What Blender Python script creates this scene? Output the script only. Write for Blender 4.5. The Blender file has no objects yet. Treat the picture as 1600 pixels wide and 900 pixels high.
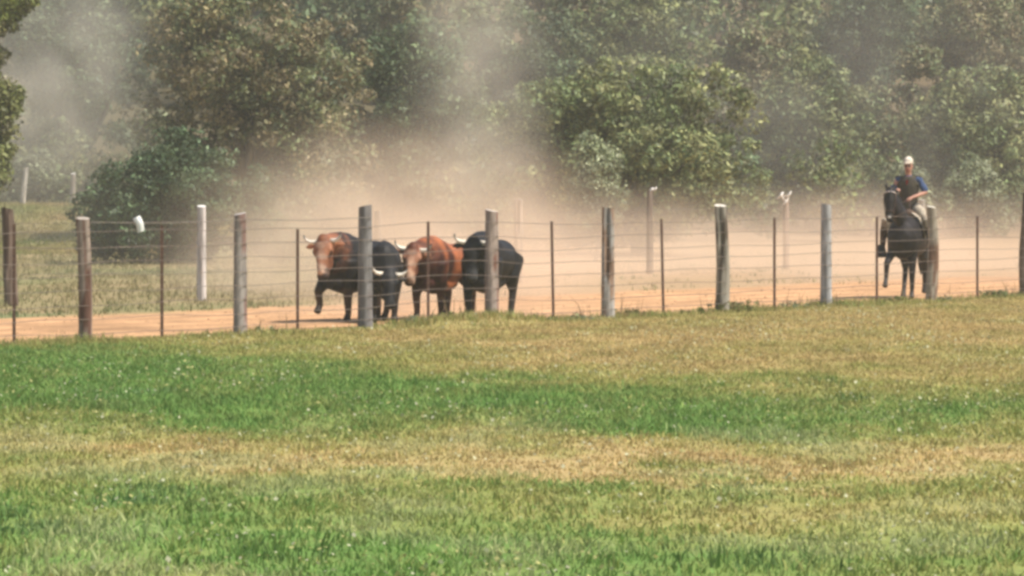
import bpy, bmesh, math, random
import numpy as np
from mathutils import Vector, Matrix, kdtree

# ------------------------------------------------------------------ camera, sky, sun, exposure
S = bpy.context.scene
COL = S.collection
EYE, FPX, HOR = 2.54, 7000.0, 253.0          # eye height (m), focal length and horizon of a 1600 px wide frame
cam = bpy.data.objects.new('camera', bpy.data.cameras.new('camera'))
COL.objects.link(cam)
cam.location = (0, 0, EYE)
cam.rotation_euler = (math.pi / 2, 0, 0)
cam.data.sensor_width = 36
cam.data.lens = 36 * FPX / 1600
cam.data.shift_y = -(450 - HOR) / 1600
cam.data.clip_start = 0.5
cam.data.clip_end = 6000
S.camera = cam

SUN_EL, SUN_AZ = math.radians(56), math.radians(112)      # azimuth clockwise from +Y (view direction)
w = bpy.data.worlds.new("World"); S.world = w; w.use_nodes = True
nt = w.node_tree
sky = nt.nodes.new('ShaderNodeTexSky'); sky.sky_type = 'NISHITA'; sky.sun_disc = False
sky.sun_elevation = SUN_EL; sky.sun_rotation = SUN_AZ
sky.air_density = 1.0; sky.dust_density = 2.0
nt.links.new(sky.outputs[0], nt.nodes['Background'].inputs[0])
nt.nodes['Background'].inputs[1].default_value = 0.11
sl = bpy.data.lights.new('sun', 'SUN'); sl.energy = 4.4; sl.angle = math.radians(0.5); sl.color = (1, .93, .82)
so = bpy.data.objects.new('sun', sl); COL.objects.link(so)
sd = Vector((math.sin(SUN_AZ) * math.cos(SUN_EL), math.cos(SUN_AZ) * math.cos(SUN_EL), math.sin(SUN_EL)))
so.rotation_euler = sd.to_track_quat('Z', 'Y').to_euler()
so.location = (30, -10, 60)
S.view_settings.view_transform = 'Standard'; S.view_settings.look = 'None'
S.view_settings.exposure = 0.5; S.view_settings.gamma = 1
S.view_settings.use_curve_mapping = False
S.render.engine = 'CYCLES'
cy = S.cycles
cy.use_denoising = True
cy.max_bounces = 6; cy.diffuse_bounces = 3; cy.glossy_bounces = 2; cy.transmission_bounces = 2
cy.transparent_max_bounces = 8; cy.volume_bounces = 3
cy.volume_step_rate = 1.0; cy.volume_max_steps = 256
cy.pixel_filter_type = 'BLACKMAN_HARRIS'; cy.filter_width = 3.2
cy.sample_clamp_indirect = 6

# ------------------------------------------------------------------ helpers
rng = np.random.default_rng(7)
random.seed(7)

def tag(o, label=None, cat=None, group=None, kind=None):
    if label: o['label'] = label
    if cat: o['category'] = cat
    if group: o['group'] = group
    if kind: o['kind'] = kind
    return o

def empty(name, loc=(0, 0, 0), rz=0.0):
    o = bpy.data.objects.new(name, None); COL.objects.link(o)
    o.location = loc; o.rotation_euler = (0, 0, rz); o.empty_display_size = .2
    return o

def link(name, me, mat=None, parent=None):
    o = bpy.data.objects.new(name, me); COL.objects.link(o)
    if mat and not me.materials: me.materials.append(mat)
    if parent: o.parent = parent
    return o

def mesh_np(name, v, f, col=None, smooth=False):
    """v (n,3), f (m,k) equal sized faces, col (n,3) point colour"""
    me = bpy.data.meshes.new(name)
    v = np.asarray(v, np.float32); f = np.asarray(f, np.int32)
    n, m, k = len(v), len(f), f.shape[1]
    me.vertices.add(n); me.vertices.foreach_set('co', v.ravel())
    me.loops.add(m * k); me.loops.foreach_set('vertex_index', f.ravel())
    me.polygons.add(m)
    me.polygons.foreach_set('loop_start', np.arange(0, m * k, k, dtype=np.int32))
    if smooth: me.polygons.foreach_set('use_smooth', np.ones(m, bool))
    me.update(calc_edges=True)
    if col is not None: set_col(me, col)
    return me

def set_col(me, col):
    a = me.attributes.new('tone', 'FLOAT_COLOR', 'POINT')
    c = np.ones((len(me.vertices), 4), np.float32); c[:, :3] = col
    a.data.foreach_set('color', c.ravel())

def _hash(ix, iy, s):
    h = np.sin(ix * 127.1 + iy * 311.7 + s * 74.7) * 43758.5453
    return h - np.floor(h)

def vnoise(x, y, s=0):
    x = np.asarray(x, float); y = np.asarray(y, float)
    ix, iy = np.floor(x), np.floor(y); fx, fy = x - ix, y - iy
    fx = fx * fx * (3 - 2 * fx); fy = fy * fy * (3 - 2 * fy)
    a = _hash(ix, iy, s) * (1 - fx) + _hash(ix + 1, iy, s) * fx
    b = _hash(ix, iy + 1, s) * (1 - fx) + _hash(ix + 1, iy + 1, s) * fx
    return a * (1 - fy) + b * fy

def fbm(x, y, s=0, o=4):
    t, a, n = 0, .5, 0
    for i in range(o):
        t = t + a * vnoise(x * 2 ** i, y * 2 ** i, s + i * 13); n += a; a *= .55
    return t / n

def sstep(a, b, x):
    t = np.clip((np.asarray(x, float) - a) / (b - a), 0, 1); return t * t * (3 - 2 * t)

# materials --------------------------------------------------------
def nodemat(name):
    m = bpy.data.materials.new(name); m.use_nodes = True
    t = m.node_tree; b = t.nodes['Principled BSDF']
    return m, t, b

def N(t, kind, **kw):
    n = t.nodes.new('ShaderNode' + kind)
    for k, v in kw.items(): setattr(n, k, v)
    return n

def tone_mat(name, rough=.8, noise=6.0, amount=.35, bump=0.0, bscale=40.0, spec=.3, stretch=None, translucent=0.0):
    """base colour = 'tone' attribute varied by object-space noise"""
    m, t, b = nodemat(name)
    at = N(t, 'Attribute', attribute_name='tone')
    tc = N(t, 'TexCoord')
    src = tc.outputs['Object']
    if stretch:
        mp = N(t, 'Mapping'); mp.inputs['Scale'].default_value = stretch
        t.links.new(src, mp.inputs['Vector']); src = mp.outputs['Vector']
    nz = N(t, 'TexNoise'); nz.inputs['Scale'].default_value = noise; nz.inputs['Detail'].default_value = 5
    t.links.new(src, nz.inputs['Vector'])
    mr = N(t, 'MapRange'); mr.inputs['From Min'].default_value = .3; mr.inputs['From Max'].default_value = .7
    mr.inputs['To Min'].default_value = 1 - amount; mr.inputs['To Max'].default_value = 1 + amount
    t.links.new(nz.outputs['Fac'], mr.inputs['Value'])
    mx = N(t, 'VectorMath', operation='SCALE')
    t.links.new(at.outputs['Color'], mx.inputs[0]); t.links.new(mr.outputs[0], mx.inputs['Scale'])
    t.links.new(mx.outputs[0], b.inputs['Base Color'])
    b.inputs['Roughness'].default_value = rough
    b.inputs['Specular IOR Level'].default_value = spec
    if bump:
        n2 = N(t, 'TexNoise'); n2.inputs['Scale'].default_value = bscale; n2.inputs['Detail'].default_value = 4
        t.links.new(src, n2.inputs['Vector'])
        bp = N(t, 'Bump'); bp.inputs['Strength'].default_value = bump; bp.inputs['Distance'].default_value = .02
        t.links.new(n2.outputs['Fac'], bp.inputs['Height']); t.links.new(bp.outputs[0], b.inputs['Normal'])
    if translucent:
        tr = N(t, 'BsdfTranslucent'); t.links.new(mx.outputs[0], tr.inputs['Color'])
        ms = N(t, 'MixShader'); ms.inputs[0].default_value = translucent
        out = t.nodes['Material Output']
        t.links.new(b.outputs[0], ms.inputs[1]); t.links.new(tr.outputs[0], ms.inputs[2])
        t.links.new(ms.outputs[0], out.inputs['Surface'])
    return m

M = dict(
    ground=tone_mat('ground_soil', .95, 9, .25, .4, 14, .1),
    grass=tone_mat('grass_blades', .7, 1.7, .15, spec=.25, translucent=.3),
    leaf=tone_mat('oak_leaves', .55, .9, .25, spec=.35, translucent=.22),
    bark=tone_mat('bark', .95, 5, .4, .8, 18, .1, (1, 1, .25)),
    wood=tone_mat('weathered_wood', .9, 14, .38, .7, 40, .15, (1, 1, .12)),
    rust=tone_mat('rusty_steel', .8, 30, .4, .2, 80, .3),
    wire=tone_mat('fence_wire', .55, 12, .3, spec=.4),
    coat=tone_mat('short_coat', .55, 5, .42, .2, 60, .16),
    horn=tone_mat('horn_keratin', .45, 12, .15, spec=.4),
    cloth=tone_mat('cloth', .9, 22, .25, .25, 60, .1),
    skin=tone_mat('skin', .55, 15, .12, spec=.35),
    leather=tone_mat('leather', .6, 18, .3, .2, 60, .35),
    plastic=tone_mat('white_plastic', .5, 20, .08, spec=.4),
    hair=tone_mat('hair', .6, 25, .35, .4, 90, .3, (1, 1, .2)),
)

# tubes ------------------------------------------------------------
class Tubes:
    def __init__(self): self.v, self.f, self.c = [], [], []
    def tube(self, pts, rad, col, seg=14, ref=None, tf=None):
        pts = [Vector(p) for p in pts]; n = len(pts)
        cols = col if isinstance(col, list) else [col] * n
        rr = [(r, r) if not isinstance(r, (tuple, list)) else r for r in rad]
        base = len(self.v)
        for i, p in enumerate(pts):
            t = (pts[min(i + 1, n - 1)] - pts[max(i - 1, 0)]).normalized()
            rf = Vector(ref) if ref else (Vector((0, 0, 1)) if abs(t.z) < .8 else Vector((0, 1, 0)))
            side = t.cross(rf).normalized(); up = side.cross(t).normalized()
            for k in range(seg):
                a = 2 * math.pi * k / seg
                q = p + side * (math.cos(a) * rr[i][0]) + up * (math.sin(a) * rr[i][1])
                self.v.append(tf @ q if tf else q); self.c.append(cols[i])
        for i in range(n - 1):
            for k in range(seg):
                a = base + i * seg + k; b = base + i * seg + (k + 1) % seg
                self.f.append((a, b, b + seg, a + seg))
        for end, i, sgn in ((0, 0, 1), (1, n - 1, -1)):
            t = (pts[1] - pts[0]) if end == 0 else (pts[-1] - pts[-2])
            p = pts[i] + t.normalized() * (-min(rr[i]) * .45 if end == 0 else min(rr[i]) * .45)
            ci = len(self.v); self.v.append(tf @ p if tf else p); self.c.append(cols[i])
            o = base + i * seg
            for k in range(seg):
                tri = (o + (k + 1) % seg, o + k, ci) if end == 0 else (o + k, o + (k + 1) % seg, ci)
                self.f.append(tri)
        return self
    def ball(self, c, r, col, tf=None, seg=12):
        r = r if isinstance(r, (tuple, list)) else (r, r, r)
        P, R = [], []
        for k in range(1, 8):
            a = math.pi * k / 8
            P.append((c[0], c[1], c[2] - math.cos(a) * r[2])); R.append((math.sin(a) * r[0], math.sin(a) * r[1]))
        # side axis of a vertical tube with ref +Y is X
        return self.tube(P, R, col, seg, ref=(0, 1, 0), tf=tf)
    def mesh(self, name, smooth=True):
        me = bpy.data.meshes.new(name)
        me.from_pydata([tuple(q) for q in self.v], [], self.f)
        if smooth: me.polygons.foreach_set('use_smooth', np.ones(len(me.polygons), bool))
        set_col(me, np.array(self.c)); me.update()
        return me
    def skin(self, name, voxel, smooth=6, factor=.5):
        """one continuous surface grown over the tubes, coloured from them"""
        me = bpy.data.meshes.new('tmp'); me.from_pydata([tuple(q) for q in self.v], [], self.f)
        o = bpy.data.objects.new('tmp', me); COL.objects.link(o)
        r = o.modifiers.new('r', 'REMESH'); r.mode = 'VOXEL'; r.voxel_size = voxel; r.use_smooth_shade = True
        s = o.modifiers.new('s', 'SMOOTH'); s.iterations = smooth; s.factor = factor
        dg = bpy.context.evaluated_depsgraph_get()
        out = bpy.data.meshes.new_from_object(o.evaluated_get(dg)); out.name = name
        bpy.data.objects.remove(o); bpy.data.meshes.remove(me)
        kd = kdtree.KDTree(len(self.v))
        for i, q in enumerate(self.v): kd.insert(q, i)
        kd.balance()
        C = np.array(self.c); cc = np.zeros((len(out.vertices), 3))
        for i, vv in enumerate(out.vertices):
            hits = kd.find_n(vv.co, 5)
            ws = np.array([1 / (h[2] + .01) ** 2 for h in hits]); cc[i] = (C[[h[1] for h in hits]] * ws[:, None]).sum(0) / ws.sum()
        set_col(out, cc)
        out.polygons.foreach_set('use_smooth', np.ones(len(out.polygons), bool))
        return out

# ------------------------------------------------------------------ layout in the world
def ppm_near(px): return 112.3 - 0.02014 * (px - 100)      # how the near fence recedes (from its post heights)
def near(px):
    Y = FPX / ppm_near(px); return Vector(((px - 800) / FPX * Y, Y, 0))
def at(px, Y): return (px - 800) / FPX * Y
def zz(py, Y): return EYE - (py - HOR) * Y / FPX
F0, F1 = near(100), near(1600)
FD = (F1 - F0).normalized(); FN = Vector((-FD.y, FD.x, 0))
def fence_d(x, y): return (x - F0.x) * FN.x + (y - F0.y) * FN.y     # metres behind the near fence
def fence_s(x, y): return (x - F0.x) * FD.x + (y - F0.y) * FD.y

def gz(x, y):
    x = np.asarray(x, float); y = np.asarray(y, float)
    d = fence_d(x, y)
    z = -.05 * np.exp(-((d + .35) / .6) ** 2) * sstep(4, 12, fence_s(x, y))       # low bank along the fence on the right
    z = z + .15 * np.exp(-((d + .45) / .55) ** 2) * np.exp(-((fence_s(x, y) - float(fence_s(near(705).x, near(705).y))) / 1.5) ** 4)   # grassy hump before the herd
    z = z + .05 * (fbm(x * .35, y * .35, 3) - .5) * sstep(.3, -1, d)
    z = z + (.75 * sstep(124, 150, y)) * sstep(-6, -12, x) + .35 * sstep(122, 150, y)
    z = z + .16 * np.clip(y - 158, 0, 170) * sstep(158, 190, y)                    # wooded rise far behind
    return z
def gzf(x, y): return float(gz(x, y))

# ------------------------------------------------------------------ ground and grass
ROWS = np.array([470, 510, 535, 550, 570, 590, 610, 640, 660, 680, 700, 720, 740, 760, 785, 805, 830, 870, 900, 960])
DRY = np.array([
 [.8,.8,.8,.75,.9],[.6,.7,.85,.85,.95],[.3,.75,.95,.92,.9],[.1,.5,.95,.88,.78],[0,.12,.88,.85,.72],[0,0,.5,.8,.68],
 [0,0,.03,.45,.45],[.12,0,0,.08,.3],[.45,.1,.08,.1,.42],[.6,.45,.4,.2,.6],[.7,.8,.8,.7,.9],[.62,.85,1.1,1.1,1.05],
 [.5,.6,.9,.9,.95],[.45,.4,.35,.3,.76],[.25,.3,.4,.68,.72],[.12,.15,.25,.72,.66],[.08,.1,.1,.32,.5],[.15,.1,.08,.1,.4],
 [.3,.25,.15,.08,.35],[.3,.3,.2,.2,.3]])
DRY = DRY * np.where(ROWS > 745, .82, np.where(ROWS < 600, 1.0, 1.0))[:, None]
def dryness(x, y):
    """how dry the pasture is: worn and green strips lying across the field, by range and bearing from the gate"""
    x = np.asarray(x, float); y = np.asarray(y, float)
    nx, ny = fbm(x * .8, y * .35, 5) - .5, fbm(x * .7, y * .4, 9) - .5
    yy = y + ny * 6.5 + (fbm(x * 2.5, y * 1.2, 31) - .5) * 3.5
    row = HOR + FPX * EYE / np.maximum(yy, 15)
    b = np.clip(((x + nx * 1.5) / y * FPX + 800) / 400, 0, 3.999)
    r = np.clip(np.interp(row, ROWS, np.arange(len(ROWS))), 0, len(ROWS) - 1.001)
    i, j = r.astype(int), b.astype(int); fi, fj = r - i, b - j
    v = (DRY[i, j] * (1 - fi) + DRY[i + 1, j] * fi) * (1 - fj) + (DRY[i, j + 1] * (1 - fi) + DRY[i + 1, j + 1] * fi) * fj
    return np.clip(v * .95 + (fbm(x * 3, y * 2, 17) - .5) * .4 + (fbm(x * .9, y * .45, 19) - .5) * .55, 0, 1)

GREEN, OLIVE, TAN = np.array([.135, .242, .056]), np.array([.31, .30, .095]), np.array([.45, .335, .15])
def pasture(d):
    d = np.asarray(d)[..., None]
    return np.where(d < .5, GREEN + (OLIVE - GREEN) * d * 2, OLIVE + (TAN - OLIVE) * (d - .5) * 2)

def ground_col(x, y):
    d = fence_d(x, y); nz = fbm(x * .9, y * .6, 21)
    field = pasture(dryness(x, y)) * .9
    verge = pasture(np.clip(.45 + (fbm(x * .25, y * .25, 41) - .5) * 1.7, 0, 1)) * .75
    bare = (.85 * sstep(-4.5, -1.5, x + (nz - .5) * 3))[..., None]
    verge = verge * .55 + np.array([.24, .185, .13]) * .45
    verge = verge * (1 - bare) + np.array([.40, .27, .16]) * bare
    dirt = np.array([.50, .29, .15]) * (.82 + .36 * fbm(x * 1.5, y * .9, 51))[..., None]
    rut = np.sin(d * 5.2 + 2.5 * fbm(x * .25, y * .12, 71)) * .5 + .5
    dirt = dirt * (.86 + .22 * rut)[..., None] * (.8 + .4 * vnoise(x * 5, y * 2.5, 81))[..., None]
    dirt = dirt * (1 - .22 * sstep(.55, .75, fbm(x * .3 + 5, y * .5, 61)))[..., None]
    k = (sstep(.15, .75, d + (nz - .5) * .8) * sstep(8.2, 7.0, d + (nz - .5) * 2.2))[..., None]
    c = np.where((d < .3)[..., None], field, verge)
    c = c * (1 - k) + dirt * k
    path = (sstep(4, 1.2, np.abs(y - 121 - (x + 13) * .2)) * sstep(-10.8, -12, x) * .7)[..., None]
    c = c * (1 - path) + np.array([.42, .3, .17]) * path
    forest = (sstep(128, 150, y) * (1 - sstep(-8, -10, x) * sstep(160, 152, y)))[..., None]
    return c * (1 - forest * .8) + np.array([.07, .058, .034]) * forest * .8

xs = np.concatenate([[-2500, -900, -300, -120, -60, -35], np.arange(-26, 26.01, .22), [35, 60, 120, 300, 900, 2500]])
ys = np.concatenate([[-400, -60, 0, 12, 20], np.arange(23, 135, .3), np.arange(135, 340, 4), [400, 600, 1200, 3000]])
GX, GY = np.meshgrid(xs, ys)
gv = np.stack([GX, GY, gz(GX, GY)], -1).reshape(-1, 3)
nx_, ny_ = len(xs), len(ys)
idx = np.arange(nx_ * ny_).reshape(ny_, nx_)
gf = np.stack([idx[:-1, :-1], idx[:-1, 1:], idx[1:, 1:], idx[1:, :-1]], -1).reshape(-1, 4)
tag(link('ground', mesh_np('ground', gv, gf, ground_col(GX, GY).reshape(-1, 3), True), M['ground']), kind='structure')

def blades(x, y, h, wd, col, lean=.45, per=6, spread=.05):
    """tufts of bent tapering blades; returns verts, quads, colours"""
    n = len(x); m = n * per
    bx = np.repeat(x, per) + rng.normal(0, spread, m); by = np.repeat(y, per) + rng.normal(0, spread, m)
    hh = np.repeat(h, per) * rng.uniform(.55, 1.15, m); ww = np.repeat(wd, per) * rng.uniform(.7, 1.3, m)
    a = rng.uniform(0, 2 * np.pi, m); le = np.abs(rng.normal(0, lean, m)) * hh
    la = rng.uniform(0, 2 * np.pi, m)
    bz = gz(bx, by) - .01
    dx, dy = np.cos(a) * ww / 2, np.sin(a) * ww / 2
    lx, ly = np.cos(la) * le, np.sin(la) * le
    P = np.zeros((m, 6, 3))
    P[:, 0] = np.stack([bx - dx, by - dy, bz], -1); P[:, 1] = np.stack([bx + dx, by + dy, bz], -1)
    mx, my, mz = bx + lx * .35, by + ly * .35, bz + hh * .6
    P[:, 2] = np.stack([mx + dx * .8, my + dy * .8, mz], -1); P[:, 3] = np.stack([mx - dx * .8, my - dy * .8, mz], -1)
    tx, ty, tz = bx + lx, by + ly, bz + hh
    P[:, 4] = np.stack([tx + dx * .15, ty + dy * .15, tz], -1); P[:, 5] = np.stack([tx - dx * .15, ty - dy * .15, tz], -1)
    o = (np.arange(m) * 6)[:, None]
    f = np.concatenate([o + [0, 1, 2, 3], o + [3, 2, 4, 5]])
    c = np.repeat(np.repeat(col, per, 0) * rng.choice([.8, .92, 1.0, 1.1, 1.3], (m, 1)) * rng.uniform(.9, 1.1, (m, 1)), 6, 0)
    return P.reshape(-1, 3), f, c

LEAF = dict(
    oak=(np.array([.060, .076, .032]), np.array([.105, .082, .042])),
    green=(np.array([.062, .084, .032]), np.array([.108, .110, .045])),
    dark=(np.array([.036, .058, .026]), np.array([.054, .070, .032])),
    deep=(np.array([.028, .050, .021]), np.array([.042, .060, .027])),
    bright=(np.array([.078, .092, .022]), np.array([.066, .062, .026])),
    pale=(np.array([.13, .14, .085]), np.array([.1, .12, .06])),
)
def leaf_cloud(cx, cy, cz, cr, per, size, kind, g, squash=.75):
    """leaf cards in many small sprays; c* arrays of spray centres"""
    n = len(cx); m = n * per
    dirs = g.normal(0, 1, (m, 3)); dirs /= np.linalg.norm(dirs, axis=1, keepdims=True)
    rad = np.repeat(cr, per) * g.uniform(.25, 1, m) ** .5
    P = np.stack([np.repeat(cx, per), np.repeat(cy, per), np.repeat(cz, per)], -1) + dirs * rad[:, None] * [1, 1, squash]
    nrm = dirs + g.normal(0, .7, (m, 3)) + [0, 0, .35]; nrm /= np.linalg.norm(nrm, axis=1, keepdims=True)
    u = np.cross(nrm, g.normal(0, 1, (m, 3))); u /= np.linalg.norm(u, axis=1, keepdims=True); vv = np.cross(nrm, u)
    sz = (size * g.uniform(.55, 1.4, m))[:, None]
    sz = sz * np.where(sz > .05, .74, 1.0)
    Q = np.stack([P - u * sz, P - vv * sz * .5, P + u * sz, P + vv * sz * .5], 1)
    Q[:, 2] += nrm * sz * .25; Q[:, 0] += nrm * sz * .25
    a, b = LEAF[kind]
    t = np.clip(np.repeat(g.uniform(-.2, 1.1, n), per) + g.normal(0, .25, m), 0, 1)[:, None]
    c = 2.0 * (a * (1 - t) + b * t) * np.repeat(g.uniform(.65, 1.35, n), per)[:, None] * g.choice([.6, .85, 1.0, 1.15, 1.6], (m, 1))  # random leaf tones, spread wide to imitate sunlit specks and shaded gaps
    return Q.reshape(-1, 3), np.arange(m * 4).reshape(m, 4), np.repeat(c, 4, 0)

def merge(parts):
    V, F, C, o = [], [], [], 0
    for v, f, c in parts: V.append(v); F.append(f + o); C.append(c); o += len(v)
    return np.concatenate(V), np.concatenate(F), np.concatenate(C)

def scatter(n, y0, y1, test):
    y = np.sqrt(rng.uniform(y0 ** 2, y1 ** 2, n)); x = rng.uniform(-1, 1, n) * (.1143 * y + 4.2)
    k = test(x, y); return x[k], y[k]

parts = []
x, y = scatter(150000, 25.5, 92, lambda x, y: fence_d(x, y) < .15 + .5 * (vnoise(x * 2, y * 2, 77) - .5))
d = dryness(x, y); dr = rng.normal(0, .12, len(x))
h = (.07 - .03 * d) * rng.uniform(.5, 1.4, len(x)) * (.5 + 1.0 * fbm(x * 1.6, y * 1.2, 88))
gc = pasture(np.clip(d + dr, 0, 1))
cool = (sstep(.55, .7, fbm(x * .5, y * .25, 140)) * sstep(.25, .05, d))[:, None]
gc = gc * (1 - .5 * cool) + np.array([.085, .16, .075]) * .5 * cool
gc = gc * (.74 + .56 * fbm(x * 2.2, y * 1.1, 150))[:, None]
bleach = (sstep(.5, .68, fbm(x * 1.1, y * .55, 160)) * sstep(46, 40, y) * .6)[:, None]      # bleached seeding tops
gc = gc * (1 - bleach) + np.array([.40, .41, .20]) * bleach
parts.append(blades(x, y, h, np.full(len(x), .013) + .006 * (y / 60), gc, .85, 6, .08))
# a few rank dark tufts near the camera
for px_, Y_, n_ in ((1150, 28.0, 16), (450, 28.6, 10), (1330, 47, 8), (1285, 50.5, 8)):
    xx, yy = at(px_, Y_) + rng.normal(0, .2, n_), Y_ + rng.normal(0, .3, n_)
    parts.append(blades(xx, yy, rng.uniform(.08, .17, n_), np.full(n_, .014), np.tile([.095, .165, .042], (n_, 1)), .6, 7, .04))
# taller growth along the foot of the fence, and ragged weeds
s = rng.uniform(-2, 31, 5200); dd = rng.normal(-.22, .3, 5200)
x, y = F0.x + FD.x * s + FN.x * dd, F0.y + FD.y * s + FN.y * dd
clump = fbm(s * .7, s * 0, 91); k = rng.uniform(0, 1, len(s)) < .35 + 1.1 * (clump - .3)
x, y, clump = x[k], y[k], clump[k]
parts.append(blades(x, y, (.07 + .22 * np.clip(clump - .42, 0, 1)) * rng.uniform(.5, 1.3, len(x)), np.full(len(x), .014),
                    pasture(np.clip(.62 + rng.normal(0, .2, len(x)) - .5 * np.clip(clump - .5, 0, 1), 0, 1)), .5, 7, .07))
# broad leaved weeds and dry stalks rooted along the fence
for px_, n_, r_, kd_ in ((640, 10, .16, 'pale'), (700, 14, .2, 'bright'), (735, 10, .16, 'pale'), (845, 12, .16, 'bright'), (905, 8, .13, 'pale'), (985, 12, .16, 'oak'), (1085, 8, .14, 'bright'), (1140, 22, .26, 'bright'), (1160, 16, .22, 'green'), (1235, 10, .16, 'pale'), (1310, 12, .15, 'oak'), (1400, 10, .16, 'bright'), (1470, 10, .15, 'pale'), (1552, 20, .2, 'green'), (1575, 10, .16, 'oak'), (425, 8, .13, 'pale')):
    p_ = near(px_); a_ = rng.uniform(0, 6.28, n_); q_ = rng.uniform(0, 1, n_) ** .5
    v1, f1, c1 = leaf_cloud(p_.x + np.cos(a_) * q_ * r_ * 1.8, p_.y - .25 + np.sin(a_) * q_ * r_, gzf(p_.x, p_.y) + rng.uniform(.0, r_ * .75, n_), np.full(n_, .05), 16, .026, kd_, rng)
    parts.append((v1, f1, c1))
    st = rng.normal(0, r_, (6, 2)) + [p_.x, p_.y - .25]
    parts.append(blades(st[:, 0], st[:, 1], rng.uniform(.15, .42, 6), np.full(6, .016), np.tile([.24, .17, .09], (6, 1)), .25, 2, .03))
# pale seed heads and little white flowers: tiny upturned cards just above the blades
x, y = scatter(33000, 25.5, 80, lambda x, y: (fence_d(x, y) < -.2) & (fbm(x * .7, y * .4, 99) + .25 * dryness(x, y) * (y < 45) > .50))
n_ = len(x); hz_ = gz(x, y) + rng.uniform(.03, .10, n_); sz = rng.uniform(.008, .022, n_)
a_ = rng.uniform(0, 6.28, n_); ux, uy = np.cos(a_) * sz, np.sin(a_) * sz
tl = rng.uniform(-.6, .9, n_) * sz
Q = np.stack([np.stack([x - ux, y - uy, hz_], -1), np.stack([x + uy * .7, y - ux * .7, hz_ - tl], -1), np.stack([x + ux, y + uy, hz_ + .004], -1), np.stack([x - uy * .7, y + ux * .7, hz_ + tl + .006], -1)], 1)
hue = rng.uniform(0, 1, (n_, 1))
parts.append((Q.reshape(-1, 3), np.arange(n_ * 4).reshape(n_, 4), np.repeat(np.where(hue < .6, [.40, .38, .15], [.46, .46, .30]) * rng.uniform(.7, 1.2, (n_, 1)), 4, 0)))
v_, f_, c_ = merge(parts)
tag(link('grass', mesh_np('grass', v_, f_, c_), M['grass']), 'pasture grass in green and straw coloured strips before the fence', 'grass', kind='stuff')
# beyond the track
parts = []
x, y = scatter(16000, 66, 128, lambda x, y: (fence_d(x, y) > 7.2 + 1.5 * (vnoise(x, y, 5) - .5)) & (y < 124 + 0 * x) & (rng.uniform(0, 1, len(x)) > .93 * sstep(-4.5, -1.5, x)))
dv = np.clip(.4 + (fbm(x * .25, y * .25, 41) - .5) * 1.7 + rng.normal(0, .1, len(x)), 0, 1)
parts.append(blades(x, y, rng.uniform(.04, .13, len(x)), np.full(len(x), .02), pasture(np.clip(dv - .12, 0, 1)) * .5 + np.array([.20, .165, .125]) * .45, .6, 6, .12))
n_ = 9000; y = rng.uniform(123, 153, n_); x = rng.uniform(-20, -8.5, n_)
parts.append(blades(x, y, rng.uniform(.04, .11, n_), np.full(n_, .04), pasture(np.clip(.62 + (fbm(x * .5, y * .2, 44) - .5) * 1.4, 0, 1)) * .8, .6, 6, .15))
v_, f_, c_ = merge(parts)
tag(link('verge_grass', mesh_np('verge_grass', v_, f_, c_), M['grass']), 'rough dusty grass growing beyond the dirt track', 'grass', kind='stuff')

# ------------------------------------------------------------------ trees
def crown_sprays(g, rx, ry, z0, z1, lobes, nspray, spray):
    """spray centres near the surface of several overlapping lobes filling an uneven crown"""
    L = []
    H = z1 - z0
    for i in range(lobes):
        a = g.uniform(0, 2 * np.pi); r = math.sqrt(g.uniform(0, 1)) * .72
        zf = g.uniform(.08, .86) * (1 - .35 * r)
        k = g.uniform(.30, .5)
        L.append((math.cos(a) * r * rx, math.sin(a) * r * ry, z0 + H * zf, rx * k, ry * k, H * k * .62))
    L.append((0, 0, z0 + H * .55, rx * .55, ry * .55, H * .42))
    L = np.array(L); vol = L[:, 3] * L[:, 5]
    pick = g.choice(len(L), nspray, p=vol / vol.sum())
    d = g.normal(0, 1, (nspray, 3)); d /= np.linalg.norm(d, axis=1, keepdims=True)
    q = L[pick, :3] + d * L[pick, 3:] * (g.uniform(.35, 1, nspray) ** .4)[:, None]
    q[:, 2] = np.clip(q[:, 2], z0 - .1 * H, z1)
    return q, L, np.full(nspray, spray) * g.uniform(.6, 1.35, nspray)

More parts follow.
